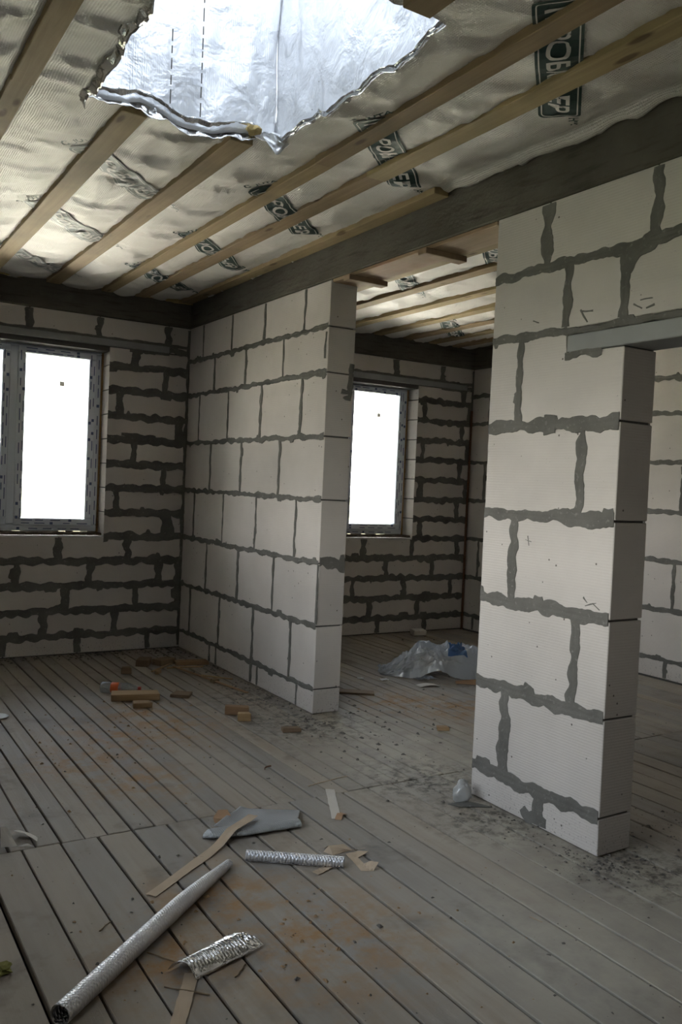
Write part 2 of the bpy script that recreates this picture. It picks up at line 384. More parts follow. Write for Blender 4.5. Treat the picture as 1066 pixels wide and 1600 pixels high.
we.ribbon((.004, .985), (.196, .985), .045, amp=1.4); we.ribbon((.17, 2.04), (.187, 2.28), .028, amp=1.6); we.ribbon((.11, 2.10), (.19, 2.08), .022, amp=1.5)
for o in list(we.root.children): o.parent = wd.root
bpy.data.objects.remove(we.root)

# pier between the two openings, and the wall over and beyond the second opening
wp = Wall('wall_pier', lambda s, z, d: Vector((-d, s, z)), TD, 'near free-standing pier of white aerated blocks with smeared grey joints between the two openings', .036, .008)
Y0, Y1, Y2 = -3.94, -4.733, -5.75       # pier left edge, pier right edge, far jamb of the second opening
QJ = [-4.397, -4.148, -4.552, -4.149, -4.531]
for k in range(5):
    wp.course(ZJ[k], ZJ[k+1], Y1, Y0, [QJ[k]])
    if k: wp.ribbon((Y1+.004, ZJ[k]), (Y0-.003, ZJ[k]), .037)
wp.ribbon((Y1+.004, 1.80), (Y0-.003, 1.80), .037)
wp.block(-4.135, Y0, 1.805, 2.205); wp.ribbon((-4.139, 1.815), (-4.139, 2.2), .026)
LZ0, LZ1 = 2.108, 2.182
wp.poly([(Y1, 1.805), (-4.144, 1.805), (-4.144, 2.205), (-4.418, 2.205), (-4.418, LZ0-.006), (Y1, LZ0-.006)], 0, -TD, MT['block'], 'block', .003)
wp.poly([(-5.95, LZ0), (-4.424, LZ0), (-4.424, LZ1), (-5.95, LZ1)], .004, -TD, MT['lintel'], 'door_lintel', .004)
wp.ribbon((-4.62, LZ0-.012), (-4.415, LZ0-.012), .022, amp=1.3); wp.ribbon((-4.42, 2.21), (Y0-.003, 2.21), .027); wp.ribbon((-6.2, 2.196), (-4.41, 2.196), .018, amp=1.3)
wp.ribbon((-4.425, 2.10), (-4.425, 2.19), .012)
wp.course(2.21, 2.505, YF, Y0, grid_joints([-4.722, -4.404], YF, Y0)); wp.course(2.505, 2.80, YF, Y0, grid_joints([-4.853, -4.279], YF, Y0))
wp.ribbon((YF, 2.505), (Y0-.003, 2.505), .028, amp=1.2); wp.ribbon((-4.72, 2.43), (-4.86, 2.52), .035, amp=1.3)
wp.core(Y1, Y0, 0, 2.8); wp.core(YF, Y1+.05, 2.19, 2.8)
for k in range(5):
    wp.course(ZJ[k], ZJ[k+1], YF, Y2, grid_joints([-6.1-.3*(k % 2)], YF, Y2))
    if k: wp.ribbon((YF, ZJ[k]), (Y2, ZJ[k]))
wp.course(1.8, 2.105, YF, Y2, [-6.3, -6.9, -7.5]); wp.ribbon((YF, 1.8), (Y2, 1.8)); wp.core(YF, Y2, 0, 2.8)

# smears and chips on the pier face
wp.ribbon((-4.38, 1.80), (-4.31, 1.80), .055, .005, 'mortar_smear', .3)
for (y, z, dy, dz) in ((-4.248, 1.273, .02, .004), (-4.248, 1.273, .006, .022), (-4.79, 2.255, .022, .012), (-4.83, 2.275, .03, .002), (-4.85, 2.245, .02, -.006), (-4.51, 2.255, .02, .03), (-4.53, 2.275, .03, .004), (-4.226, 2.27, .02, .006), (-4.63, 1.035, .03, -.01), (-4.66, 1.03, .02, .012), (-4.60, 1.05, .012, .01)):
    wp.ribbon((y-dy, z-dz), (y+dy, z+dz), .006, .0015, 'mortar_smear', 2.0)
wp.ribbon((-4.36, .005), (-4.30, .06), .035, .004, 'mortar_smear', 1.5)
wd.ribbon((-2.355, 2.47), (-2.345, 2.30), .018, .003, 'mortar_smear', 1.8)

# right wall of the second room, left wall and wall behind the camera
wr = Wall('wall_right', lambda s, z, d: Vector((XR-d, s, z)), .4, 'right block wall of the room beyond the openings', .024, .013)
gen_wall(wr, ZJ, YF, 0, [], lambda k: [-.17-.603*4-.02*k] if k % 2 == 0 else [-.47-.603*4]); wr.core(YF-.3, .3, 0, 2.8)
wl = Wall('wall_left', lambda s, z, d: Vector((XL+d, s, z)), .4, 'left block wall with a wide window', .024, .03)
gen_wall(wl, ZF+[2.80], YF, 0, WL, lambda k: [-1.2-.3*(k % 2)]); core_with(wl, YF-.3, .3, 0, 2.8, WL)
wb = Wall('wall_front', lambda s, z, d: Vector((s, YF+d, z)), .4, 'block wall behind the camera', .024, .03)
gen_wall(wb, ZF+[2.80], XL, XR, [], lambda k: [-1.2-.3*(k % 2)]); wb.core(XL-.3, XR+.3, 0, 2.8)

# ring beam
def beam(name, a, b, label):
    bm = bmesh.new(); bbox(bm, Vector(a), Vector(b), .006)
    return tag(link(name, mesh_of(bm, MT['beam'])), label, 'beam', kind='structure')
rb = beam('trim_1', (-.004, YF, BEAM0), (TD+.004, 0, BEAM1), 'long grey concrete ring beam over the partition and the pier')
beam('trim_2', (XL-.4, -.006, BEAM0), (XR+.4, .4, BEAM1), 'grey concrete ring beam along the top of the far wall')
beam('trim_3', (XR-.005, YF, BEAM0), (XR+.4, -.006, BEAM1), 'grey concrete ring beam along the top of the right wall')
beam('trim_4', (XL-.4, YF, BEAM0), (XL+.005, -.006, BEAM1), 'grey concrete ring beam along the top of the left wall')
beam('trim_5', (XL-.4, YF-.4, BEAM0), (XR+.4, YF, BEAM1), 'grey concrete ring beam behind the camera')
# formwork left under the beam in the first opening
fp = box('formwork_plank', (.004, -3.925, 2.777), (TD+.012, -2.395, 2.7985), MT['form'], rb, .003)
for y in (-2.62, -3.38): box('formwork_cleat', (-.035, y-.035, 2.744), (TD+.05, y+.035, 2.776), MT['form'], rb, .003)

# ------------------------------------------------------------------ floor
fl = tag(box('floor', (XL-.4, YF-.4, -.60), (XR+.4, .4, -.06), MT['sub']), 'floor of long grey dusty boards with dark gaps between them', 'floor', kind='structure')
fl.location = (0, 0, 0); me = fl.data
for v in me.vertices: v.co += Vector(((XL+XR)/2, YF/2, -.33))
def boards(x0, x1, pitch, ya, yb, gapr, jit, anchor):
    x = anchor - math.ceil((anchor-x0)/pitch)*pitch
    while x < x1:
        w = pitch; g = random.uniform(*gapr); a, b = max(x, XL)+g/2, min(x+w, XR)-g/2
        if b-a > .03:
            dz = random.uniform(-.003, .001); e0, e1 = (random.uniform(-jit, jit) for _ in range(2)); sk = random.uniform(-.003, .003)
            bm = bmesh.new(); bbox(bm, Vector((a-(a+b)/2, ya-(ya+yb)/2+(e0 if ya > YF else 0), -.03)), Vector((b-(a+b)/2, yb-(ya+yb)/2+(e1 if yb < -.1 else 0), 0)), .0025)
            for v in bm.verts: v.co.x += sk*(1 if v.co.y > 0 else -1); v.co.z += random.uniform(-.0006, .0006)
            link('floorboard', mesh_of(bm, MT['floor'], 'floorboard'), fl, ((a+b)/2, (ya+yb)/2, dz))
        x += w
boards(XL, XR, .1485, YF, -3.649, (.006, .015), 0.003, -1.750)
boards(XL, XR, .0985, -3.645, 0, (.003, .011), .004, -1.702)
for y in (-6.5, -3.65, -1.8, -.3): box('floor_joist', (XL, y-.05, -.062), (XR, y+.05, -.034), MT['sub'], fl)

# ------------------------------------------------------------------ ceiling: foil, battens, print
BX = [(-3.05, -2.95), (-2.60, -2.50), (-2.165, -2.08), (-1.725, -1.612), (-1.235, -1.125), (-.795, -.703), (-.515, -.405), (-.115, -.02)]
BX2 = [(.30, .40), (.70, .80), (1.06, 1.16), (1.50, 1.60), (1.91, 2.005), (2.27, 2.37), (2.60, 2.69), (2.91, 3.0)]
EDG = sorted([XL]+[(a+b)/2 for a, b in BX]+[0, TD]+[(a+b)/2 for a, b in BX2]+[XR])
def foil_z(x, y):
    k = max(i for i in range(len(EDG)-1) if EDG[i] <= x+1e-6 or i == 0); u = (x-EDG[k])/(EDG[k+1]-EDG[k]); u = min(1, max(0, u))
    bay = 4*u*(1-u); z = 3.0405 - .024*bay*(.75+.9*n2(x*1.1, y*1.3, 1))
    w1 = (1-abs(n2(x*1.8+.7*n2(x*2, y*2, 4), y*5.2+x*2.2, 2))); w2 = 1-abs(n2(x*5.0, y*3.1, 3))
    w3 = 1-abs(n2(x*3.1+1.5*y, y*9+x*3, 7)); z -= bay*(.022*max(0, w1-.70)/.30 + .010*max(0, w2-.75)/.25 + .007*max(0, w3-.8)/.2)
    if HX0-.3 < x < HX1+.3 and HY0-.3 < y < HY1+.3:
        d = max(HX0-x, x-HX1, HY0-y, y-HY1, 0); z -= .012*max(0, 1-d/.25)*(.6+.8*n2(x*9, y*9, 6))
    if y > -.25: z -= .01*bay*(y+.25)/.25
    return z
def axis(a, b, st, must):
    v = sorted({round(a+(b-a)*i/int((b-a)/st), 4) for i in range(int((b-a)/st)+1)} | set(must))
    out = [v[0]]
    for q in v[1:]:
        if q-out[-1] > st*.35: out.append(q)
        elif q in must: out[-1] = q
    return out
def wob(x, y): return Vector((.022*n2(x*7, y*7, 11), .022*n2(x*7, y*7, 12)))
def foil(name, x0, x1, label, hole=False, st=.026):
    X = axis(x0, x1, st, [HX0, HX1] if hole else []); Y = axis(YF, 0, st, [HY0, HY1] if hole else [])
    vs_, idx, fs = [], {}, []
    for i, x in enumerate(X):
        for j, y in enumerate(Y):
            p = Vector((x, y, foil_z(x, y)))
            if hole and HX0-.001 <= x <= HX1+.001 and HY0-.001 <= y <= HY1+.001: q = wob(x, y); p.x += q.x; p.y += q.y
            idx[i, j] = len(vs_); vs_.append(p)
    for i in range(len(X)-1):
        for j in range(len(Y)-1):
            cx, cy = (X[i]+X[i+1])/2, (Y[j]+Y[j+1])/2
            if hole and HX0 < cx < HX1 and HY0 < cy < HY1: continue
            fs.append((idx[i, j], idx[i, j+1], idx[i+1, j+1], idx[i+1, j]))
    me = bpy.data.meshes.new(name); me.from_pydata(vs_, [], fs); me.materials.append(MT['foil'])
    for f in me.polygons: f.use_smooth = True
    return tag(link(name, me), label, 'ceiling', kind='structure')
c1 = foil('ceiling', XL, 0, 'ceiling of wrinkled silvery vapour barrier foil under battens in the main room', True)
c2 = foil('ceiling', TD, XR, 'foil ceiling under battens in the room beyond the openings', False, .035)
def batten(xa, xb, ya, yb, parent, z0=ZB, z1=ZB+.04):
    bm = bmesh.new(); a = Vector((xa, ya, z0)); b = Vector((xb, yb, z1)); c = (a+b)/2; bbox(bm, a-c, b-c, .003)
    bmesh.ops.bisect_plane(bm, geom=bm.verts[:]+bm.edges[:]+bm.faces[:], plane_co=(0, 0, 0), plane_no=(0, 1, 0))
    dx = random.uniform(-.006, .006)
    for v in bm.verts:
        if abs(v.co.y) < .01: v.co.x += dx
    return link('batten', mesh_of(bm, MT['batten'], 'batten'), parent, c)
SPL = -3.54
for i, (a, b) in enumerate(BX):
    j = random.uniform(-.012, .012)
    if i == len(BX)-1: batten(a, b, -3.57, -.02, c1); continue
    batten(a, b, SPL+j+.004, -.02, c1)
    o = random.uniform(-.008, .008); near = YF
    end = SPL+j
    if i in (3, 4): end = -4.835
    batten(a+o, b+o, YF+.02, end, c1, ZB-.004, ZB+.04)
for i, (a, b) in enumerate(BX2): batten(a, b, SPL+.004, -.02, c2); batten(a+.004, b+.004, YF+.02, SPL, c2)

def text_mesh(body, size):
    cu = bpy.data.curves.new('t', 'FONT'); cu.body = body; cu.size = size; cu.align_x = 'LEFT'; cu.offset = .028
    ob = bpy.data.objects.new('t', cu); COL.objects.link(ob); dg = bpy.context.evaluated_depsgraph_get()
    me = bpy.data.meshes.new_from_object(ob.evaluated_get(dg)); bpy.data.objects.remove(ob)
    return me
TXT = {k: text_mesh(k, 1.0) for k in ('ПАРОБАРЬЕР', 'Н96', 'JUTA')}
def span(me): xs = [v.co.x for v in me.vertices]; ys = [v.co.y for v in me.vertices]; return min(xs), max(xs), min(ys), max(ys)
def drape(bm, org, ang, off, step=.03):
    for nrm, rng in (((1, 0, 0), 40), ((0, 1, 0), 14)):
        for k in range(-14 if nrm[0] else -6, rng):
            bmesh.ops.bisect_plane(bm, geom=bm.verts[:]+bm.edges[:]+bm.faces[:], plane_co=Vector(nrm)*k*step, plane_no=nrm)
    e1 = Vector((math.cos(ang), math.sin(ang))); e2 = Vector((math.sin(ang), -math.cos(ang)))
    for v in bm.verts:
        q = Vector(org)+e1*v.co.x+e2*v.co.y; v.co = Vector((q.x, q.y, min(foil_z(q.x+dx_, q.y+dy_) for dx_, dy_ in ((0, 0), (.013, .013), (-.013, .013), (.013, -.013), (-.013, -.013)))-off))
def print_label(org, ang, parent, faded=False, L=.80, H=.165, lo=-9, hi=9, rnd_=.022):
    """diagonal printed panel: org = start of the panel on its centre line"""
    root = empty('foil_print', (0, 0, 0)); root.parent = parent
    def emit(bm, mat, off, nm, org_=org):
        if not bm.faces: bm.free(); return
        drape(bm, org_, ang, off)
        dl = [f for f in bm.faces if not (lo < f.calc_center_median().x < hi) or f.calc_center_median().y > -.01]
        bmesh.ops.delete(bm, geom=dl, context='FACES')
        link(nm, mesh_of(bm, mat, nm, False), root)
    def rr(bm, a, b, h, r):
        pts = []
        for (cx, cy, t0) in ((b-r, h-r, 0), (a+r, h-r, 90), (a+r, -h+r, 180), (b-r, -h+r, 270)):
            for k in range(5): t_ = math.radians(t0+k*22.5); pts.append((cx+r*math.cos(t_), cy+r*math.sin(t_)))
        return [bm.verts.new((x, y, 0)) for x, y in pts]
    G = MT['greenfade'] if faded else MT['green']
    bm = bmesh.new(); bm.faces.new(rr(bm, 0, L, H/2, rnd_)); emit(bm, G, .003, 'print_panel')
    bm = bmesh.new(); o = rr(bm, .012, L-.012, H/2-.011, rnd_*.8); i_ = rr(bm, .017, L-.017, H/2-.016, rnd_*.65)
    for k in range(len(o)): bm.faces.new((o[k], o[(k+1) % len(o)], i_[(k+1) % len(o)], i_[k]))
    emit(bm, MT['white'], .0048, 'print_border')
    def txt(body, x0, x1, y0, y1, mat, nm, turn=False):
        bm = bmesh.new(); bm.from_mesh(TXT[body]); a, b, c, d = span(TXT[body])
        for v in bm.verts:
            v.co.x = x0+(v.co.x-a)/(b-a)*(x1-x0); v.co.y = y0+(v.co.y-c)/(d-c)*(y1-y0); v.co = Vector((-v.co.y, v.co.x, 0)) if turn else v.co
        emit(bm, mat, .0055 if mat is MT['white'] else .003, nm)
    txt('ПАРОБАРЬЕР', .045, L-.045, -.044, .040, MT['white'], 'print_lettering')
    txt('Н96', L+.02, L+.115, .035, .075, G, 'print_code')
    txt('JUTA', -.02, .10, .028, .066, G, 'print_mark', True)
    bm = bmesh.new(); ring = []
    for k in range(12):
        t_ = math.radians(40+k*25); ring.append((bm.verts.new((-.047+.019*math.sin(t_), -.06+.021*math.cos(t_), 0)), bm.verts.new((-.047+.011*math.sin(t_), -.06+.012*math.cos(t_), 0))))
    for k in range(11): bm.faces.new((ring[k][0], ring[k+1][0], ring[k+1][1], ring[k][1]))
    emit(bm, G, .003, 'print_emblem')
    return root
A45 = math.radians(43.5)
for cy, sh in ((-4.80, .055), (-3.76, .05), (-2.735, .035), (-1.70, .022), (-.72, .015)): print_label((-.80-sh, cy-.275-sh), A45, c1, lo=XL, hi=-.03)
for cy in (-2.70, -1.68, -.60): print_label((-1.745, cy-.305), A45, c1, True)
for cy in (-2.45, -1.30): print_label((-2.95, cy-.275), A45, c1, True)
for org in ((.66, -3.13), (.62, -2.20), (2.0, -1.05), (.66, -4.2), (2.0, -2.1)): print_label(org, A45, c2, lo=TD+.01, hi=XR-.01)

# attic hatch lining
hl = tag(empty('hatch_lining', ((HX0+HX1)/2, HY1, 3.04)), 'bright torn foil lining hanging in the ceiling hatch', 'foil sheet')
def sheet(name, f, nu, nv, mat, parent, thick=.0012, smooth=True):
    bm = bmesh.new(); g = [[bm.verts.new(f(i/nu, j/nv)) for j in range(nv+1)] for i in range(nu+1)]
    for i in range(nu):
        for j in range(nv): bm.faces.new((g[i][j], g[i+1][j], g[i+1][j+1], g[i][j+1]))
    me = mesh_of(bm, mat, name, smooth); o = link(name, me, parent)
    if thick: md = o.modifiers.new('s', 'SOLIDIFY'); md.thickness = thick
    if parent: o.matrix_parent_inverse = Matrix.Translation(-Vector(parent.location)) if not parent.rotation_euler.z else (Matrix.Translation(parent.location) @ Matrix.Rotation(parent.rotation_euler.z, 4, 'Z')).inverted()
    return o
HH = .85
def lin(pa, pb, inn, sd_):
    pa, pb, inn = Vector(pa), Vector(pb), Vector(inn)
    def f(u, v):
        x, y = pa.lerp(pb, u); w = wob(x, y)*(1-min(1, v*4)); z = foil_z(x, y)+.002+v*HH
        d = .02*n2(u*6, v*2.0, sd_)+.012*max(0, 1-v*5)*n2(u*24, v*9, sd_+1)+.010*n2(u*14, v*1.2, sd_+2)
        return Vector((x+w.x+inn.x*d*min(1, .2+v*6), y+w.y+inn.y*d*min(1, .2+v*6), z))
    return f
sheet('lining_panel', lin((HX0, HY1), (HX1, HY1), (0, -1), 1), 60, 36, MT['lining'], hl)
sheet('lining_panel', lin((HX1, HY1), (HX1, HY0), (-1, 0), 2), 70, 36, MT['lining'], hl)
sheet('lining_panel', lin((HX1, HY0), (HX0, HY0), (0, 1), 3), 40, 24, MT['lining'], hl)
sheet('lining_panel', lin((HX0, HY0), (HX0, HY1), (1, 0), 4), 50, 24, MT['lining'], hl)
def hem(pa, pb, out, sd_, drop=.045, rise=.03):
    pa, pb, out = Vector(pa), Vector(pb), Vector(out)
    def f(u, v):
        x, y = pa.lerp(pb, u); w = wob(x, y); q = 1+1.5*n2(u*7, .3, sd_); r = (.022+.020*n2(u*13, v*3, sd_+1)+.010*n2(u*41, v*5, sd_+3))*math.sin(v*math.pi)
        z = foil_z(x, y)+rise-(drop*q+rise)*v+.008*n2(u*30, v*6, sd_+2)
        return Vector((x+w.x+out.x*(r-.012), y+w.y+out.y*(r-.012), z))
    return f
sheet('foil_hem', hem((HX0-.01, HY1), (HX1-.1, HY1), (0, 1), 5, .022, .05), 110, 8, MT['crinkle'], hl)
sheet('foil_hem', hem((HX0, HY0), (HX0, HY1+.01), (-1, 0), 6, .03), 110, 8, MT['crinkle'], hl)
sheet('foil_hem', hem((HX1, HY1-.02), (HX1, HY0), (1, 0), 7, .002, .02), 90, 6, MT['crinkle'], hl)
def vflap(u, v):
    x = HX1-.09+.15*u; y = HY1-.01-.05*u+.015*n2(u*5, v*5, 8); tip = (1-abs(u-.52)/.52)
    return Vector((x+.01*n2(v*6, u*4, 9), y, 3.05-(.012+.085*max(0, tip)**1.1)*v+.004*n2(u*12, v*12, 3)))
sheet('hanging_flap', vflap, 22, 12, MT['lining'], hl)
for xx, z0, z1 in ((-1.41, 3.03, 3.8), (-1.545, 3.05, 3.36)):
    z = z0
    while z < z1:
        L = random.uniform(.02, .06); b_ = box('seam_stitch', (xx-.002, HY1-.034, z), (xx+.002, HY1-.030, min(z1, z+L)), MT['core'], hl); b_.location -= hl.location; z += L+random.uniform(.008, .03)
for (x, y, s_) in ((HX0+.02, HY1-.02, .03), (HX1-.12, HY1-.02, .035)):
    bm = bmesh.new(); bmesh.ops.create_icosphere(bm, subdivisions=2, radius=s_)
    for v in bm.verts: v.co *= 1+.5*n2(v.co.x*60, v.co.y*60+v.co.z*40, 4); v.co.z *= .6
    o = link('insulation_tuft', mesh_of(bm, MT['wool']), hl); o.location = Vector((x, y, 3.045))-hl.location
# roof of bare translucent membrane over the attic
def gable(name, pts, faces, mat, label):
    me = bpy.data.meshes.new(name); me.from_pydata(pts, [], faces); me.materials.append(mat)
    return tag(link(name, me), label, 'roof', kind='structure')
e = .35; yr = YF/2; zr = 4.9; ze = 3.12
P_ = [(XL-.4-e, .4+e, ze), (XR+.4+e, .4+e, ze), (XR+.4+e, yr, zr), (XL-.4-e, yr, zr), (XL-.4-e, YF-.4-e, ze), (XR+.4+e, YF-.4-e, ze)]
gable('roof', P_, [(0, 1, 2, 3), (3, 2, 5, 4), (0, 3, 4), (1, 5, 2)], MT['roof'], 'pale translucent roof membrane over the attic')

# ragged yellow insulation peeping out where the foil meets the far beam
def tuft(p, L, along, name='insulation_scrap', label=None):
    bm = bmesh.new(); bmesh.ops.create_icosphere(bm, subdivisions=3, radius=1)
    for v in bm.verts:
        k = 1+.55*noise.noise(v.co*2.6+Vector(p)*9); v.co = Vector((v.co.x*(L if along == 'x' else .02), v.co.y*(L if along == 'y' else .02), v.co.z*.016))*k
    o = link(name, mesh_of(bm, MT['wool']), None, p); return tag(o, label, 'insulation')
tuft((-.13, -.05, 3.008), .12, 'x', label='long ragged scrap of yellow insulation in the ceiling corner above the partition')
tuft((-.42, -.03, 3.02), .07, 'x', label='small scrap of yellow insulation under the ceiling above the right window jamb')
tuft((-1.50, -.03, 3.02), .09, 'x', label='scrap of yellow insulation under the ceiling at the left edge of the photo')

# ------------------------------------------------------------------ windows
def window(name, axis_, x0, x1, z0, z1, n, plane, label, film=True, sticker=True):
    root = tag(empty(name, (0, 0, 0)), label, 'window', kind='structure')
    def Q(s, d, z): return Vector((s, plane+d, z)) if axis_ == 'x' else Vector((plane-d, s, z))
    def bars(bm, rects, d0, d1, bev=.006):
        for (a, b, c, d) in rects:
            p, q = Q(a, d0, c), Q(b, d1, d); bbox(bm, Vector(map(min, p, q)), Vector(map(max, p, q)), bev)
    f = .055; bm = bmesh.new(); wpan = (x1-x0)/n
    bars(bm, [(x0, x1, z0, z0+f), (x0, x1, z1-f, z1), (x0, x0+f, z0+f, z1-f), (x1-f, x1, z0+f, z1-f)] + [(x0+wpan*k-.04, x0+wpan*k+.04, z0+f, z1-f) for k in range(1, n)], 0, .07)
    link('frame', mesh_of(bm, MT['pvc']), root)
    for k in range(n):
        a = x0+wpan*k+(f-.012 if k == 0 else .028); b = x0+wpan*(k+1)-(f-.012 if k == n-1 else .028); c, d = z0+f-.012, z1-f+.012; w = .062
        bm = bmesh.new(); bars(bm, [(a, b, c, c+w), (a, b, d-w, d), (a, a+w, c+w, d-w), (b-w, b, c+w, d-w)], -.016, .06, .008)
        sa = link('sash', mesh_of(bm, MT['pvc']), root)
        bm = bmesh.new(); bars(bm, [(a+w-.01, b-w+.01, c+w-.01, d-w+.01)], .02, .026, 0)
        link('pane', mesh_of(bm, MT['glass']), sa)
        if film:
            bm = bmesh.new()
            def dash(s, z, ls, lz, dd): p, q = Q(s-ls/2, dd-.0012, z-lz/2), Q(s+ls/2, dd, z+lz/2); bbox(bm, Vector(map(min, p, q)), Vector(map(max, p, q)))
            for (fr, dd) in ((.35, -.0165), (.75, -.0165)):
                for side in (0, 1):
                    s = a+w*fr if side == 0 else b-w*fr; z = c+.05+random.random()*.1
                    while z < d-.1:
                        L = random.uniform(.05, .10); dash(s, z+L/2, .007, L, dd) if random.random() < .75 else dash(s, z+.012, .02, .024, dd); z += L+random.uniform(.02, .09)
                    zz = c+w*fr if side == 0 else d-w*fr; s = a+.06
                    while s < b-.1:
                        L = random.uniform(.05, .10); dash(s+L/2, zz, L, .007, dd) if random.random() < .75 else dash(s+.012, zz, .024, .02, dd); s += L+random.uniform(.02, .07)
            s = a
            while s < b-.08:
                for zz in (z0+f*.35, z1-f*.35): dash(s+.04, zz, .07, .007, -.0004) if random.random() < .8 else dash(s+.04, zz, .022, .022, -.0004)
                s += random.uniform(.09, .13)
            if k == n-1:
                z = z0+.1
                while z < z1-.1: dash(x1-f*.4, z, .007, .08, -.0004) if random.random() < .7 else dash(x1-f*.4, z, .022, .024, -.0004); z += random.uniform(.1, .15)
            link('film_print', mesh_of(bm, MT['pvcfilm']), sa)
        if sticker:
            bm = bmesh.new(); sx_ = a+w+(b-a-2*w)*.58; bars(bm, [(sx_-.02, sx_+.02, d-w-.24, d-w-.20)], .0185, .0198, 0)
            link('pane_sticker', mesh_of(bm, MT['sticker']), sa)
    # expanding foam around the frame
    bm = bmesh.new()
    for (a, b, c, d) in ((x1, x1+.016, z0-.01, z1), (x0-.016, x0, z0-.01, z1), ):
        L = (d-c) if (d-c) > (b-a) else (b-a); nn = int(L/.05)
        for i in range(nn):
            j = random.uniform(0, .012)
            if (d-c) > (b-a): p, q = Q(a, .005-j, c+(d-c)*i/nn), Q(b, .06, c+(d-c)*(i+1)/nn)
            else: p, q = Q(a+(b-a)*i/nn, -.155-j, c), Q(a+(b-a)*(i+1)/nn, .06, d)
            bbox(bm, Vector(map(min, p, q)), Vector(map(max, p, q)), .003)
    link('foam_seal', mesh_of(bm, MT['foam']), root)
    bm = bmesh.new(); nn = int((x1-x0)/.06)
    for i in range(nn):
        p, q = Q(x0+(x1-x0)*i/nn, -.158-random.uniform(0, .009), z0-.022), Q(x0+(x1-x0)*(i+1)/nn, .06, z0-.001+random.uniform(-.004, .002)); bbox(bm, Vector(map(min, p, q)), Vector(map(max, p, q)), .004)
    link('sill_dim_strip', mesh_of(bm, MT['silldim']), root)  # brown foam line, darkened and spread inward to dim the brightly lit sill
    return root
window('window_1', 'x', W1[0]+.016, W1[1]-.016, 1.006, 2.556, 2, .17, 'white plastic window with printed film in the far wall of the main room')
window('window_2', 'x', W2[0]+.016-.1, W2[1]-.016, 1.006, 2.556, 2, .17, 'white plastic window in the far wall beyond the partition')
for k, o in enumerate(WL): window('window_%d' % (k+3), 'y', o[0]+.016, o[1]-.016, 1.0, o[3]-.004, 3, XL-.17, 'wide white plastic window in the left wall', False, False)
def portal(loc, rot, w, h):
    l = bpy.data.lights.new('window_daylight', 'AREA'); l.shape = 'RECTANGLE'; l.size = w; l.size_y = h; l.cycles.is_portal = True
    o = bpy.data.objects.new('window_daylight', l); COL.objects.link(o); o.location = loc; o.rotation_euler = rot
H = math.pi/2
for (a, b, c, d) in (W1, W2): portal(((a+b)/2, .42, (c+d)/2), (-H, 0, 0), b-a, d-c)
for (a, b, c, d) in WL: portal((XL-.42, (a+b)/2, (c+d)/2), (0, -H, 0), d-c, b-a)

# ------------------------------------------------------------------ ground outside
bm = bmesh.new(); bmesh.ops.create_grid(bm, x_segments=40, y_segments=40, size=120)
for v in bm.verts:
    if v.co.length > 15: v.co.z = .8*n2(v.co.x*.03, v.co.y*.03, 2)
    v.co.z -= .55
tag(link('ground', mesh_of(bm, MT['field'])), 'green field outside the windows, darkened to cut its bounce', 'ground', kind='structure')  # field colour lowered to cut light bounced in at shallow angles

bm = bmesh.new(); bmesh.ops.create_grid(bm, x_segments=30, y_segments=16, size=1)
for v in bm.verts: v.co = Vector((v.co.x*6.5+.6, 3.6+v.co.y*3.15+.3*n1(v.co.x*4, 3)*(v.co.y > .9), -.45+.05*n2(v.co.x*9, v.co.y*5, 3)))
tag(link('bounce_sand', mesh_of(bm, MT['bounce_sand'])), 'added pale sand spread outside the far wall', 'bounce_sand', kind='structure')  # invented bright ground, added to bounce sun onto the ceilings
bm = bmesh.new(); bmesh.ops.create_grid(bm, x_segments=40, y_segments=40, size=40)
for v in bm.verts: v.co += Vector((XL-.6-40, -6, -.46+.05*n2(v.co.x, v.co.y, 3)))
tag(link('low_bounce_lawn', mesh_of(bm, MT['grass'])), 'added dark grass outside the left wall', 'grass', kind='structure')  # unseen dark ground added to cut bounce through the left window

# ------------------------------------------------------------------ things lying about
def local(name, verts, faces, mat, parent=None, smooth=True, origin=None, thick=0):
    vs_ = [Vector(v) for v in verts]; z0 = min(v.z for v in vs_)
    c = Vector(origin) if origin is not None else Vector((sum(v.x for v in vs_)/len(vs_), sum(v.y for v in vs_)/len(vs_), z0))
    me = bpy.data.meshes.new(name); me.from_pydata([v-c for v in vs_], [], faces); me.materials.append(mat)
    for f in me.polygons: f.use_smooth = smooth
    o = link(name, me, parent, c if parent is None else c-Vector(parent.location))
    if thick: md = o.modifiers.new('s', 'SOLIDIFY'); md.thickness = thick; md.offset = 0
    return o
def gridmesh(f, nu, nv):
    V = [f(i/nu, j/nv) for i in range(nu+1) for j in range(nv+1)]
    F = [(i*(nv+1)+j, (i+1)*(nv+1)+j, (i+1)*(nv+1)+j+1, i*(nv+1)+j+1) for i in range(nu) for j in range(nv)]
    return V, F
def foil_roll(name, a, b, rad, turns, seam, label, flat=0.0, bub=.0009, nu=150, nth=72):
    a, b = Vector(a), Vector(b); ax = (b-a); L = ax.length; ax /= L; side = ax.cross(Vector((0, 0, 1))).normalized(); upv = side.cross(ax)
    def f(u, v):
        r = rad(u); th = seam(u)+v*turns*2*math.pi; rr_ = r*(.86+.14*v)*(1+.02*n2(u*9, v*4, 3))
        if v > 1-1/turns: rr_ += bub*math.sin(u*L/.0105*2*math.pi)*math.sin(th*9)
        z = r+math.sin(th)*rr_*(1-flat*u)-r*flat*u*.9
        p = a+ax*(u*L); return Vector((p.x, p.y, 0))+side*(math.cos(th)*rr_*(1+flat*.4*u))+Vector((0, 0, max(.001, z)))
    V, F = gridmesh(f, nu, nth)
    return tag(local(name, V, F, MT['rollfoil'], thick=.0008), label, 'foil roll')
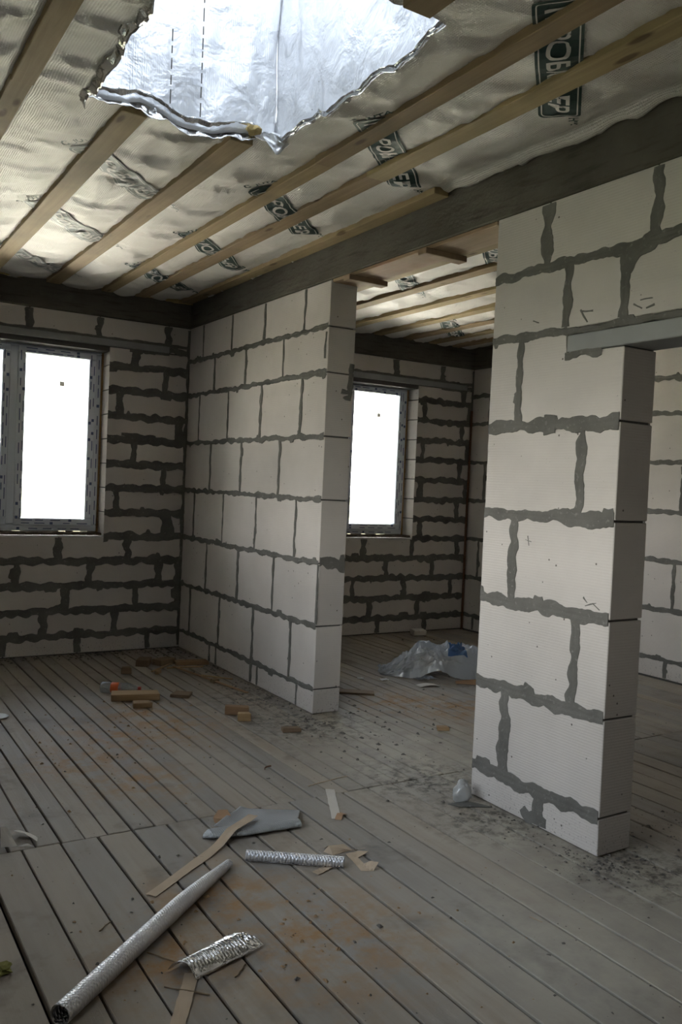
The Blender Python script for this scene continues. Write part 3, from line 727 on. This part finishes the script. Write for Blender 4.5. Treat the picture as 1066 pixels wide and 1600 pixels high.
foil_roll('foil_roll', (-2.185, -4.812, 0), (-1.388, -4.146, 0), lambda u: .031 if u < .62 else .031-.015*((u-.62)/.38)**1.3, 1.5, lambda u: 1.2+1.5*max(0, u-.25), 'long silver foil tube lying diagonally across the near floorboards', 0, .0011, 260, 90)
foil_roll('foil_roll', (-1.302, -4.119, 0), (-.988, -4.345, 0), lambda u: .021, 2.2, lambda u: 4.0, 'short shiny silver foil roll beside the crumpled kraft paper', 0, .0008, 110, 80)
# curled foil offcut, convex upwards
ta, tb = Vector((-1.812, -4.745, 0)), Vector((-1.57, -4.66, 0)); tx = (tb-ta).normalized(); tn = Vector((-tx.y, tx.x, 0))
def trough(u, v):
    w = .05+.014*u; t_ = (v-.5)*2; L = (tb-ta).length; x = u*L+(.02*(1-v) if u > .9 else 0)+.012*t_*(-1)
    z = .040*(1-t_*t_)*(1-.45*u)+.006+.0022*math.sin(x/.0125*2*math.pi)*(1-abs(t_))+.003*n2(u*7, v*4, 2)
    return ta+tx*x+tn*(t_*w)+Vector((0, 0, z))
V, F = gridmesh(trough, 150, 22); tag(local('foil_offcut', V, F, MT['crinkle'], thick=.0012), 'curled corrugated silver foil offcut lying over the end of a kraft strip', 'foil scrap')
# flattened piece of foil with a rolled lower edge
fs = tag(empty('foil_sheet', (-1.1, -3.82, 0)), 'flattened grey foil piece with a rolled edge under the long kraft strip', 'foil scrap')
c0, c1_, c2_, c3 = Vector((-1.115, -3.66)), Vector((-.870, -3.78)), Vector((-.955, -3.91)), Vector((-1.32, -3.835))
def fsheet(u, v):
    q = c0.lerp(c1_, u).lerp(c3.lerp(c2_, u), v); return Vector((q.x, q.y, .012+.010*n2(q.x*9, q.y*9, 2)+.012*v+(.012*math.exp(-((u)/.1)**2))))
V, F = gridmesh(fsheet, 40, 24); local('flat_sheet', V, F, MT['sheetfoil'], fs, thick=.0015)
ra, rb_ = Vector((-1.375, -3.855, 0)), Vector((-.955, -3.925, 0))
def froll(u, v):
    q = ra.lerp(rb_, u); th = v*2*math.pi; w = (.030+.030*math.sin(u*math.pi)*(1-u)+.004*n1(u*8, 3))*min(1, math.sqrt(max(.02, u*14))); hgt = .015*min(1, math.sqrt(max(.05, u*14)))*(1+.2*n1(u*6, 5))
    return Vector((q.x+.02*math.cos(th)*.3*w/.04, q.y+w*math.cos(th), .002+hgt*(1+math.sin(th))))
V, F = gridmesh(froll, 70, 20); local('rolled_edge', V, F, MT['sheetfoil'], fs)

def strip(name, pts, w, mat, label, cat, z=.002, wav=.003, n=40, thick=.0012, sd_=0, lift=None, group=None):
    P3 = [Vector((p[0], p[1], p[2] if len(p) > 2 else z)) for p in pts]
    seg = [(P3[i+1]-P3[i]).length for i in range(len(P3)-1)]; T = sum(seg)
    def at(t):
        t *= T
        for i, l in enumerate(seg):
            if t <= l or i == len(seg)-1: return P3[i].lerp(P3[i+1], min(1, t/l)), (P3[i+1]-P3[i]).normalized()
            t -= l
    def f(u, v):
        p, d = at(u); s_ = Vector((-d.y, d.x, 0)); s_ = s_.normalized() if s_.length > .01 else Vector((1, 0, 0))
        ww = w*(1+.12*n1(u*7, sd_+v)); 
        zz = max(.0012, p.z+wav*n2(u*6, v*2, sd_)); return Vector((p.x, p.y, zz))+s_*((v-.5)*ww)
    V, F = gridmesh(f, n, 4)
    return tag(local(name, V, F, mat, smooth=False, thick=.0006), label, cat, group)
strip('kraft_strip', [(-1.727, -4.229, .002), (-1.542, -4.095, .002), (-1.436, -4.024, .004), (-1.347, -3.96, .012), (-1.268, -3.905, .038), (-1.174, -3.85, .042), (-1.117, -3.801, .036)], .043, MT['kraft'], 'long kraft paper strip running from the foil sheet towards the long tube', 'paper strip', wav=.002, n=60, sd_=1)
strip('kraft_strip', [(-1.915, -4.97), (-1.78, -4.745)], .042, MT['kraft'], 'kraft paper strip at the bottom edge under the foil offcut', 'paper strip', sd_=2)
strip('paper_strip', [(-.60, -3.594), (-.765, -3.925)], .042, MT['paleb'], 'pale paper strip lying flat on the middle floorboards', 'paper strip', sd_=3)
strip('kraft_scrap', [(-.765, -3.935, .002), (-.735, -3.905, .014), (-.70, -3.885, .003)], .03, MT['kraftd'], 'small brown paper scrap at the end of the pale paper strip', 'paper scrap', sd_=4)
def folded(name, pts, faces, mat, label, cat='paper scrap'):
    bm = bmesh.new(); v_ = [bm.verts.new((x, y, max(.0015, z))) for x, y, z in pts]
    for f in faces: bm.faces.new([v_[k] for k in f])
    bmesh.ops.subdivide_edges(bm, edges=bm.edges[:], cuts=2, use_grid_fill=True)
    for v in bm.verts: v.co.z = max(.0012, v.co.z+.003*noise.noise(v.co*45))
    c = Vector((sum(p[0] for p in pts)/len(pts), sum(p[1] for p in pts)/len(pts), 0))
    for v in bm.verts: v.co -= c
    o = link(name, mesh_of(bm, mat, name), None, c); md = o.modifiers.new('s', 'SOLIDIFY'); md.thickness = .0006; md.offset = 0
    return tag(o, label, cat)
folded('kraft_curl', [(-1.278, -3.737, .028), (-1.24, -3.78, .03), (-1.204, -3.759, .03), (-1.247, -3.716, .05), (-1.209, -3.732, .05), (-1.254, -3.72, 0), (-1.237, -3.765, 0), (-1.17, -3.765, 0), (-1.169, -3.761, .02), (-1.275, -3.745, .01)],
       [(0, 1, 2), (0, 2, 4, 3), (9, 6, 1, 0), (6, 7, 8, 1), (1, 8, 2), (9, 5, 6)], MT['kraftd'], 'curled brown kraft paper scrap beside the foil sheet')
folded('kraft_crumple', [(-.99, -4.19, 0), (-.975, -4.205, .03), (-.912, -4.219, .03), (-.889, -4.249, .012), (-.832, -4.26, .015), (-.892, -4.235, .004), (-.971, -4.235, 0), (-.935, -4.165, .004), (-.97, -4.16, .0)],
       [(0, 6, 1), (6, 5, 3, 1), (1, 3, 2), (3, 5, 4), (1, 2, 7), (1, 7, 8)], MT['kraft'], 'crumpled kraft paper with a pointed end behind the short foil roll')
folded('kraft_crumple', [(-.925, -4.255, .006), (-.874, -4.26, .01), (-.932, -4.334, 0), (-.895, -4.30, .003), (-.947, -4.402, 0), (-.902, -4.356, .004), (-.903, -4.423, 0), (-.893, -4.395, .028), (-.885, -4.43, .035), (-.84, -4.29, .012)],
       [(0, 2, 3, 1), (2, 4, 5, 3), (4, 6, 7, 5), (6, 8, 7), (1, 3, 9)], MT['kraft'], 'folded kraft paper scrap with upturned end to the right of the short foil roll')
folded('paper_crumple', [(-2.11, -3.53, .06), (-2.09, -3.54, .06), (-2.12, -3.60, .004), (-2.06, -3.615, .004), (-2.0, -3.64, .002), (-2.02, -3.61, .006)], [(0, 2, 3, 1), (3, 4, 5)], MT['paleb'], 'folded pale paper scrap standing up at the left edge')
folded('paper_crumple', [(-1.985, -3.615, .010), (-1.975, -3.585, .012), (-2.055, -3.505, .024), (-2.03, -3.475, .012), (-2.02, -3.545, .022), (-1.99, -3.52, .006)], [(0, 1, 5, 4), (4, 5, 3, 2)], MT['paleb'], 'folded pale paper scrap lying next to the upright one at the left edge')
strip('kraft_scrap', [(-1.115, -4.34), (-1.04, -4.315)], .034, MT['kraft'], 'kraft paper scrap poking out in front of the short foil roll', 'paper scrap', sd_=8)

def offcut(cx, cy, L, w, h, ang, label, z=0.0, tilt=0.0, mat='wood', chip=.012, name='wood_offcut'):
    bm = bmesh.new(); bbox(bm, Vector((-w/2, -L/2, 0)), Vector((w/2, L/2, h)), 0, .0)
    for v in bm.verts:
        if v.co.y > 0: v.co.y += chip*(.5 if v.co.x > 0 else -.5)
        v.co += Vector((random.uniform(-.003, .003), random.uniform(-.004, .004), random.uniform(-.0015, .0015) if v.co.z > 0 else 0))
    bmesh.ops.bevel(bm, geom=bm.edges[:], offset=min(.003, h*.2), segments=1, affect='EDGES')
    o = link(name, mesh_of(bm, MT[mat], name), None, (cx, cy, z)); o.rotation_euler = (tilt, 0, math.radians(ang)-math.pi/2)
    return tag(o, label, 'wood offcut')
offcut(-.915, -1.585, .31, .115, .045, -17, 'largest wood offcut, a thick plank end in front of the plastic bottle')
offcut(-.935, -1.79, .115, .075, .032, -14, 'small wood offcut just in front of the thick plank end')
offcut(-.60, -1.63, .13, .11, .022, -40, 'flat greyish wood offcut to the right of the thick plank end', mat='wooddark')
offcut(-.735, -.83, .07, .06, .045, -20, 'small dark wood cube behind the plastic bottle', mat='wooddark')
offcut(-.45, -2.19, .15, .05, .056, -33, 'upright orange wood offcut near the partition base')
offcut(-.465, -2.335, .075, .05, .048, -24, 'little wood block touching the upright orange offcut')
offcut(-.31, -2.66, .11, .05, .026, -17, 'dark wood piece near the open end of the partition', mat='wooddark')
offcut(.575, -3.00, .075, .04, .022, -30, 'small wood chip on the floor in the first opening')
offcut(-.16, -.70, .26, .09, .03, -12, 'orange board end against the foot of the partition by the corner', tilt=.0)
offcut(-.36, -.62, .16, .10, .045, 25, 'dull brown wood lump in the far corner', mat='wooddark')
offcut(-.52, -.60, .14, .10, .05, 60, 'dark wood lump near the far corner under the window jamb', mat='wooddark')
offcut(-.24, -1.35, .05, .045, .03, 10, 'tiny dark wood block beside the long lath', mat='wooddark')
offcut(-.52, -.93, .05, .03, .025, 50, 'tiny pale wood splinter block left of the lath ends')
for k, (a, b, w, lab) in enumerate([((-.36, -.84, .022), (-.155, -1.735, .004), .024, 'long thin wooden lath lying along the foot of the partition'), ((-.40, -.80, .006), (-.16, -.95, .03), .03, 'pale bent lath crossing the far end of the long lath'), ((-.55, -.88, .004), (-.33, -.72, .02), .02, 'short lath pointing at the far corner'), ((-.25, -1.12, .004), (-.10, -1.36, .014), .02, 'dark short lath leaning at the partition foot')]):
    d = Vector(b)-Vector(a); c = (Vector(a)+Vector(b))/2; bm = bmesh.new(); L = d.length; bbox(bm, Vector((-w/2, -L/2, 0)), Vector((w/2, L/2, .007)), .0015)
    o = link('wood_lath', mesh_of(bm, MT['wood']), None, c); o.rotation_euler = d.to_track_quat('Y', 'Z').to_euler(); tag(o, lab, 'wood lath')
for k, (x, y, L, ang, lab) in enumerate([(-1.83, -4.625, .115, -55, 'dark splinter stick between the long tube and the foil offcut'), (-1.825, -4.82, .14, -42, 'thin stick across the kraft strip at the bottom'), (-1.645, -4.80, .075, 40, 'short twig to the right of the foil offcut'), (-.55, -3.49, .26, 9, 'long thin straw in front of the cement patch'), (-1.93, -4.36, .07, 40, 'thin dark curl beside the middle of the long tube'), (-.60, -4.99, .05, -75, 'pale straw on the boards at lower right'), (-1.455, -4.02, .05, -20, 'small bark chip left of the long kraft strip')]):
    def f(u, v, L=L, k=k): th = v*2*math.pi; r = .0022+.001*n1(u*5, k); return Vector((u*L-L/2, .006*n1(u*3, k+4)+r*math.cos(th), .0025+r*math.sin(th)))
    V, F = gridmesh(f, 10, 5); o = local('wood_splinter', V, F, MT['wooddark' if k not in (3, 5) else 'kraft'], origin=(0, 0, 0)); o.location = (x, y, 0); o.rotation_euler = (0, 0, math.radians(ang)); tag(o, lab, 'splinter')

# plastic bottle on its side
bt = tag(empty('plastic_bottle', (-1.075, -1.335, .038), math.atan2(-.151, .237)), 'clear plastic bottle with orange label and red cap lying behind the plank end', 'bottle')
def lathe(name, prof, mat, parent, n=28, smooth=True):
    V, F = [], []
    for (x, r) in prof:
        for k in range(n): t_ = 2*math.pi*k/n; V.append((x, r*math.cos(t_), r*math.sin(t_)))
    for i in range(len(prof)-1):
        for k in range(n): F.append((i*n+k, i*n+(k+1) % n, (i+1)*n+(k+1) % n, (i+1)*n+k))
    me = bpy.data.meshes.new(name); me.from_pydata(V, [], F); me.materials.append(mat)
    for f in me.polygons: f.use_smooth = smooth
    return link(name, me, parent)
lathe('bottle_body', [(.004, .004), (.0, .022), (.006, .034), (.02, .037), (.06, .036), (.075, .0335), (.085, .0365), (.14, .0365), (.15, .034), (.17, .0365), (.20, .034), (.235, .022), (.25, .0135), (.262, .013)], MT['pet'], bt)
lathe('bottle_label', [(.075, .0345), (.078, .0372), (.128, .0372), (.131, .0345)], MT['orange'], bt)
lathe('bottle_cap', [(.258, .0), (.258, .0155), (.276, .0155), (.278, .013), (.278, 0)], MT['redcap'], bt)
# white plastic disc at the left edge
def disc(u, v): th = u*2*math.pi; r = .062*v; return Vector((-1.80+r*math.cos(th), -1.70+r*math.sin(th), .004+.003*(v > .8)))
V, F = gridmesh(disc, 32, 6); tag(local('plastic_saucer', V, F, MT['pwhite'], thick=.002), 'white round plastic saucer cut by the left edge', 'saucer')

# crumpled plastic bag in the second room
pb = tag(empty('plastic_bag', (1.50, -1.70, 0)), 'crumpled clear plastic bag with a blue print lying beyond the first opening', 'plastic bag')
bd = Vector((.80, -.46, 0)).normalized(); bn = Vector((.46, .80, 0)).normalized(); b0 = Vector((1.14, -1.50, 0))
def bagf(u, v):
    x = u*.82; t_ = (v-.5)*2; k = min(1, u/.42); top = .215*(k*k*(3-2*k))*(1-.22*max(0, (u-.8)/.2)**2)+.012
    w = .10+.12*math.sin(min(1, u*1.1)*math.pi*.85); prof = max(0, 1-abs(t_)**2.6)**.8
    cr = (1-abs(n2(u*6.5-t_*1.2, t_*2.2+3, 6)))**5; c2 = (1-abs(n2(u*13+t_*3, t_*5+1, 8)))**5
    z = top*prof*(1+.16*n2(u*6, t_*2, 5))+(.040*cr+.022*c2-.012)*prof+.010*n2(u*26, t_*15, 7)
    lift = .075*math.exp(-((u-.55)/.16)**2)*max(0, -t_)**3     # near edge held off the floor in the middle
    return b0+bd*(x+.035*n2(u*5, t_*3, 8))+bn*(t_*w+.025*n2(u*9, t_*5, 9))+Vector((0, 0, max(.003, z+lift)))
V, F = gridmesh(bagf, 84, 52); local('bag_sheet', V, F, MT['bag'], pb, smooth=False)
def bagp(u, v): q = bagf(.66+.15*u, .16+.42*v); return q+Vector((-.004, -.006, .005))
V, F = gridmesh(bagp, 20, 22)
F = [f for f in F if n2(V[f[0]].x*9, V[f[0]].z*14, 3) > -.28]
local('blue_print', V, F, MT['bagblue'], pb)
def bagt(u, v): return Vector((1.25+.16*u+.02*n2(v*4, u*3, 2), -1.86+.12*v-.03*u, .006+.03*abs(n2(u*5, v*5, 4))))
V, F = gridmesh(bagt, 18, 12); local('bag_corner', V, F, MT['bag'], pb)
def bagi(u, v):
    th = u*2*math.pi; ph = v*math.pi; k = 1+.25*n2(math.cos(th)*2+3, math.sin(th)*2+v*3, 5)
    return b0+bd*(.46+.20*k*math.sin(ph)*math.cos(th))+bn*(.03+.09*k*math.sin(ph)*math.sin(th))+Vector((0, 0, .085-.06*k*math.cos(ph)))
V, F = gridmesh(bagi, 30, 16); local('bag_filling', V, F, MT['kraftd'], pb)
for (x, y, s_, lab) in ((.852, -1.643, .03, 'small white plastic scrap left of the plastic bag'), (1.004, -1.747, .045, 'larger white plastic scrap in front of the plastic bag'), (1.60, -1.90, .035, 'shiny scrap at the right foot of the plastic bag')):
    def f(u, v, s_=s_, x=x, y=y): return Vector((x+s_*(u-.5)*1.6, y+s_*(v-.5), .004+s_*.4*abs(n2(u*4+x*9, v*4, 3))))
    V, F = gridmesh(f, 10, 8); tag(local('plastic_scrap', V, F, MT['pwhite'], thick=.001), lab, 'plastic scrap')
def f(u, v): return Vector((1.13+.16*u, -2.05-.03*u+.07*v, .004+.01*math.sin(u*3)))
V, F = gridmesh(f, 14, 8); tag(local('cardboard_scrap', V, F, MT['paleb'], thick=.002), 'pale oval cardboard scrap in front of the plastic bag', 'cardboard')
def f(u, v): return Vector((1.46+.17*u+.05*v, -2.06-.13*u+.07*v, .006+.03*u*v))
V, F = gridmesh(f, 14, 8); tag(local('cardboard_scrap', V, F, MT['kraftd'], thick=.002), 'brown cardboard scrap in front of the right end of the plastic bag', 'cardboard')
offcut(.52, -1.95, .42, .10, .012, -38, 'brown board lying flat beyond the partition end', mat='wooddark')
# small white block by the far wall of the second room, lump of plastic at the pier foot
bm = bmesh.new(); bbox(bm, Vector((-.07, -.05, 0)), Vector((.07, .05, .055)), .006, .006)
o = link('block_fragment', mesh_of(bm, MT['block']), None, (2.51, -.19, 0)); o.rotation_euler = (0, 0, -.3); tag(o, 'small white block fragment at the foot of the far wall beyond the plastic bag', 'block')
def lump(u, v):
    th = u*2*math.pi; ph = v*math.pi; d = Vector((math.sin(ph)*math.cos(th), math.sin(ph)*math.sin(th), -math.cos(ph))); k = 1+.28*noise.noise(d*2.1+Vector((3, 1, 2)))+.12*noise.noise(d*6)
    return Vector((-.105+.038*d.x*k*(1.15-.35*d.z), -4.00+.036*d.y*k*(1.15-.35*d.z), max(.002, .052+.056*d.z*k)))
V, F = gridmesh(lump, 32, 20); tag(local('plastic_lump', V, F, MT['bag2']), 'crumpled whitish plastic lump at the left foot of the near pier', 'plastic')
def f(u, v): return Vector((-.165+.14*u-.03*v, -4.055-.07*u+.05*v, .004+.012*math.sin(u*3)*v))
V, F = gridmesh(f, 14, 6); tag(local('flat_scrap', V, F, MT['mortar'], thick=.004), 'dark flat scrap in front of the plastic lump', 'scrap')
# bent wire hook
def f(u, v):
    t_ = u*2.4; th = v*2*math.pi; c = Vector((-.735+.03*math.cos(t_+.6), -3.19+.02*math.sin(t_+.6)-.03*u, .006)); return c+Vector((0, .004*math.cos(th), .004*math.sin(th)))
V, F = gridmesh(f, 16, 6); tag(local('wire_hook', V, F, MT['rust']), 'short dark bent wire on the floor in front of the partition end', 'wire')
# moss-like tuft at left edge
bm = bmesh.new(); bmesh.ops.create_icosphere(bm, subdivisions=3, radius=.03)
for v in bm.verts: v.co *= 1+.7*noise.noise(v.co*60); v.co.z = max(-.006, v.co.z*.35)
tag(link('insulation_tuft', mesh_of(bm, MT['moss']), None, (-2.27, -4.47, .006)), 'yellow-green tuft of insulation on the floor at the left edge', 'insulation')
# rusty rod standing in the far corner of the second room
def f(u, v): th = v*2*math.pi; return Vector((XR-.05+.012*math.cos(th)+.01*n1(u*2, 2), -.045+.012*math.sin(th), u*2.35))
V, F = gridmesh(f, 24, 10); tag(local('rusty_rod', V, F, MT['rust']), 'thin rusty rod standing in the far corner beyond the plastic bag', 'rod')

# crumbs: too many and too small to count
bm = bmesh.new(); rng = random.Random(3)
bpy.context.view_layer.update(); KEEP = []
for o in COL.objects:
    if o.type == 'MESH' and (o.get('category') or (o.parent and o.parent.get('category'))) and not (o.parent or o).get('kind'):
        c_ = [o.matrix_world @ Vector(q_) for q_ in o.bound_box]
        if min(q_.z for q_ in c_) < .1: KEEP.append((min(q_.x for q_ in c_)-.008, max(q_.x for q_ in c_)+.008, min(q_.y for q_ in c_)-.008, max(q_.y for q_ in c_)+.008))
KEEP = [k_ for k_ in KEEP if (k_[1]-k_[0])*(k_[3]-k_[2]) < .12]
def crumb(x, y, s_):
    if x > -.01 and x < TD+.01 and (y > -2.39 or Y1-.01 < y < Y0+.01): return
    if any(a < x < b and c < y < d for a, b, c, d in KEEP): return
    q = [rng.uniform(.5, 1.2)*s_ for _ in range(3)]; a_ = rng.random()*6.3; ca, sa_ = math.cos(a_), math.sin(a_)
    vs_ = [(-q[0], -q[1]*.6, 0), (q[0], -q[1]*.8, 0), (q[0]*.7, q[1], 0), (-q[0]*.8, q[1]*.7, 0), (q[0]*.1, q[1]*.1, q[2]*.75), (-q[0]*.5, -q[1]*.1, q[2]*.6)]
    w_ = [bm.verts.new((x+a*ca-b*sa_, y+a*sa_+b*ca, c_)) for a, b, c_ in vs_]
    for fc in ((0, 1, 4), (1, 2, 4), (2, 3, 5), (2, 5, 4), (3, 0, 5), (0, 4, 5), (3, 2, 1, 0)): bm.faces.new([w_[i] for i in fc])
for _ in range(230): crumb(-abs(rng.gauss(0, .10))-.012, rng.uniform(-4.95, -3.9), .002+.006*rng.random()**3)
for _ in range(170): crumb(-.03+rng.gauss(0, .10), -4.80+rng.gauss(0, .06), .002+.010*rng.random()**3)
for _ in range(380): crumb(-abs(rng.gauss(0, .13))-.012, rng.uniform(-2.7, -.2), .003+.010*rng.random()**3)
for _ in range(330): crumb(.1+rng.gauss(0, .28), -2.4-abs(rng.gauss(0, .7)), .002+.016*rng.random()**5)
for _ in range(420): crumb(rng.uniform(-2.4, -.05), -abs(rng.gauss(0, .12))-.02, .003+.012*rng.random()**2)
for _ in range(600): crumb(rng.uniform(-2.6, .2), rng.uniform(-5.8, -.3), .002+.008*rng.random()**4)
for _ in range(300): crumb(rng.uniform(.3, 3.1), rng.uniform(-5.0, -.3), .003+.012*rng.random()**3)
for _ in range(200): crumb(.5+rng.gauss(0, .25), -4.75+rng.gauss(0, .25), .002+.010*rng.random()**3)
tag(link('mortar_crumbs', mesh_of(bm, MT['crumb'])), 'dark mortar crumbs and grit scattered over the floorboards', 'rubble', kind='stuff')
bm = bmesh.new()
for _ in range(420):
    x, y = rng.choice([(-1.25, -2.4), (-1.5, -2.8), (-1.35, -4.75), (-1.7, -4.6), (.8, -2.4), (-1.0, -2.1), (-.9, -4.9)]); crumb(x+rng.gauss(0, .28), y+rng.gauss(0, .3), .002+.010*rng.random()**3)
tag(link('wood_chips', mesh_of(bm, MT['wood'])), 'loose orange sawdust chips scattered over the boards', 'sawdust', kind='stuff')
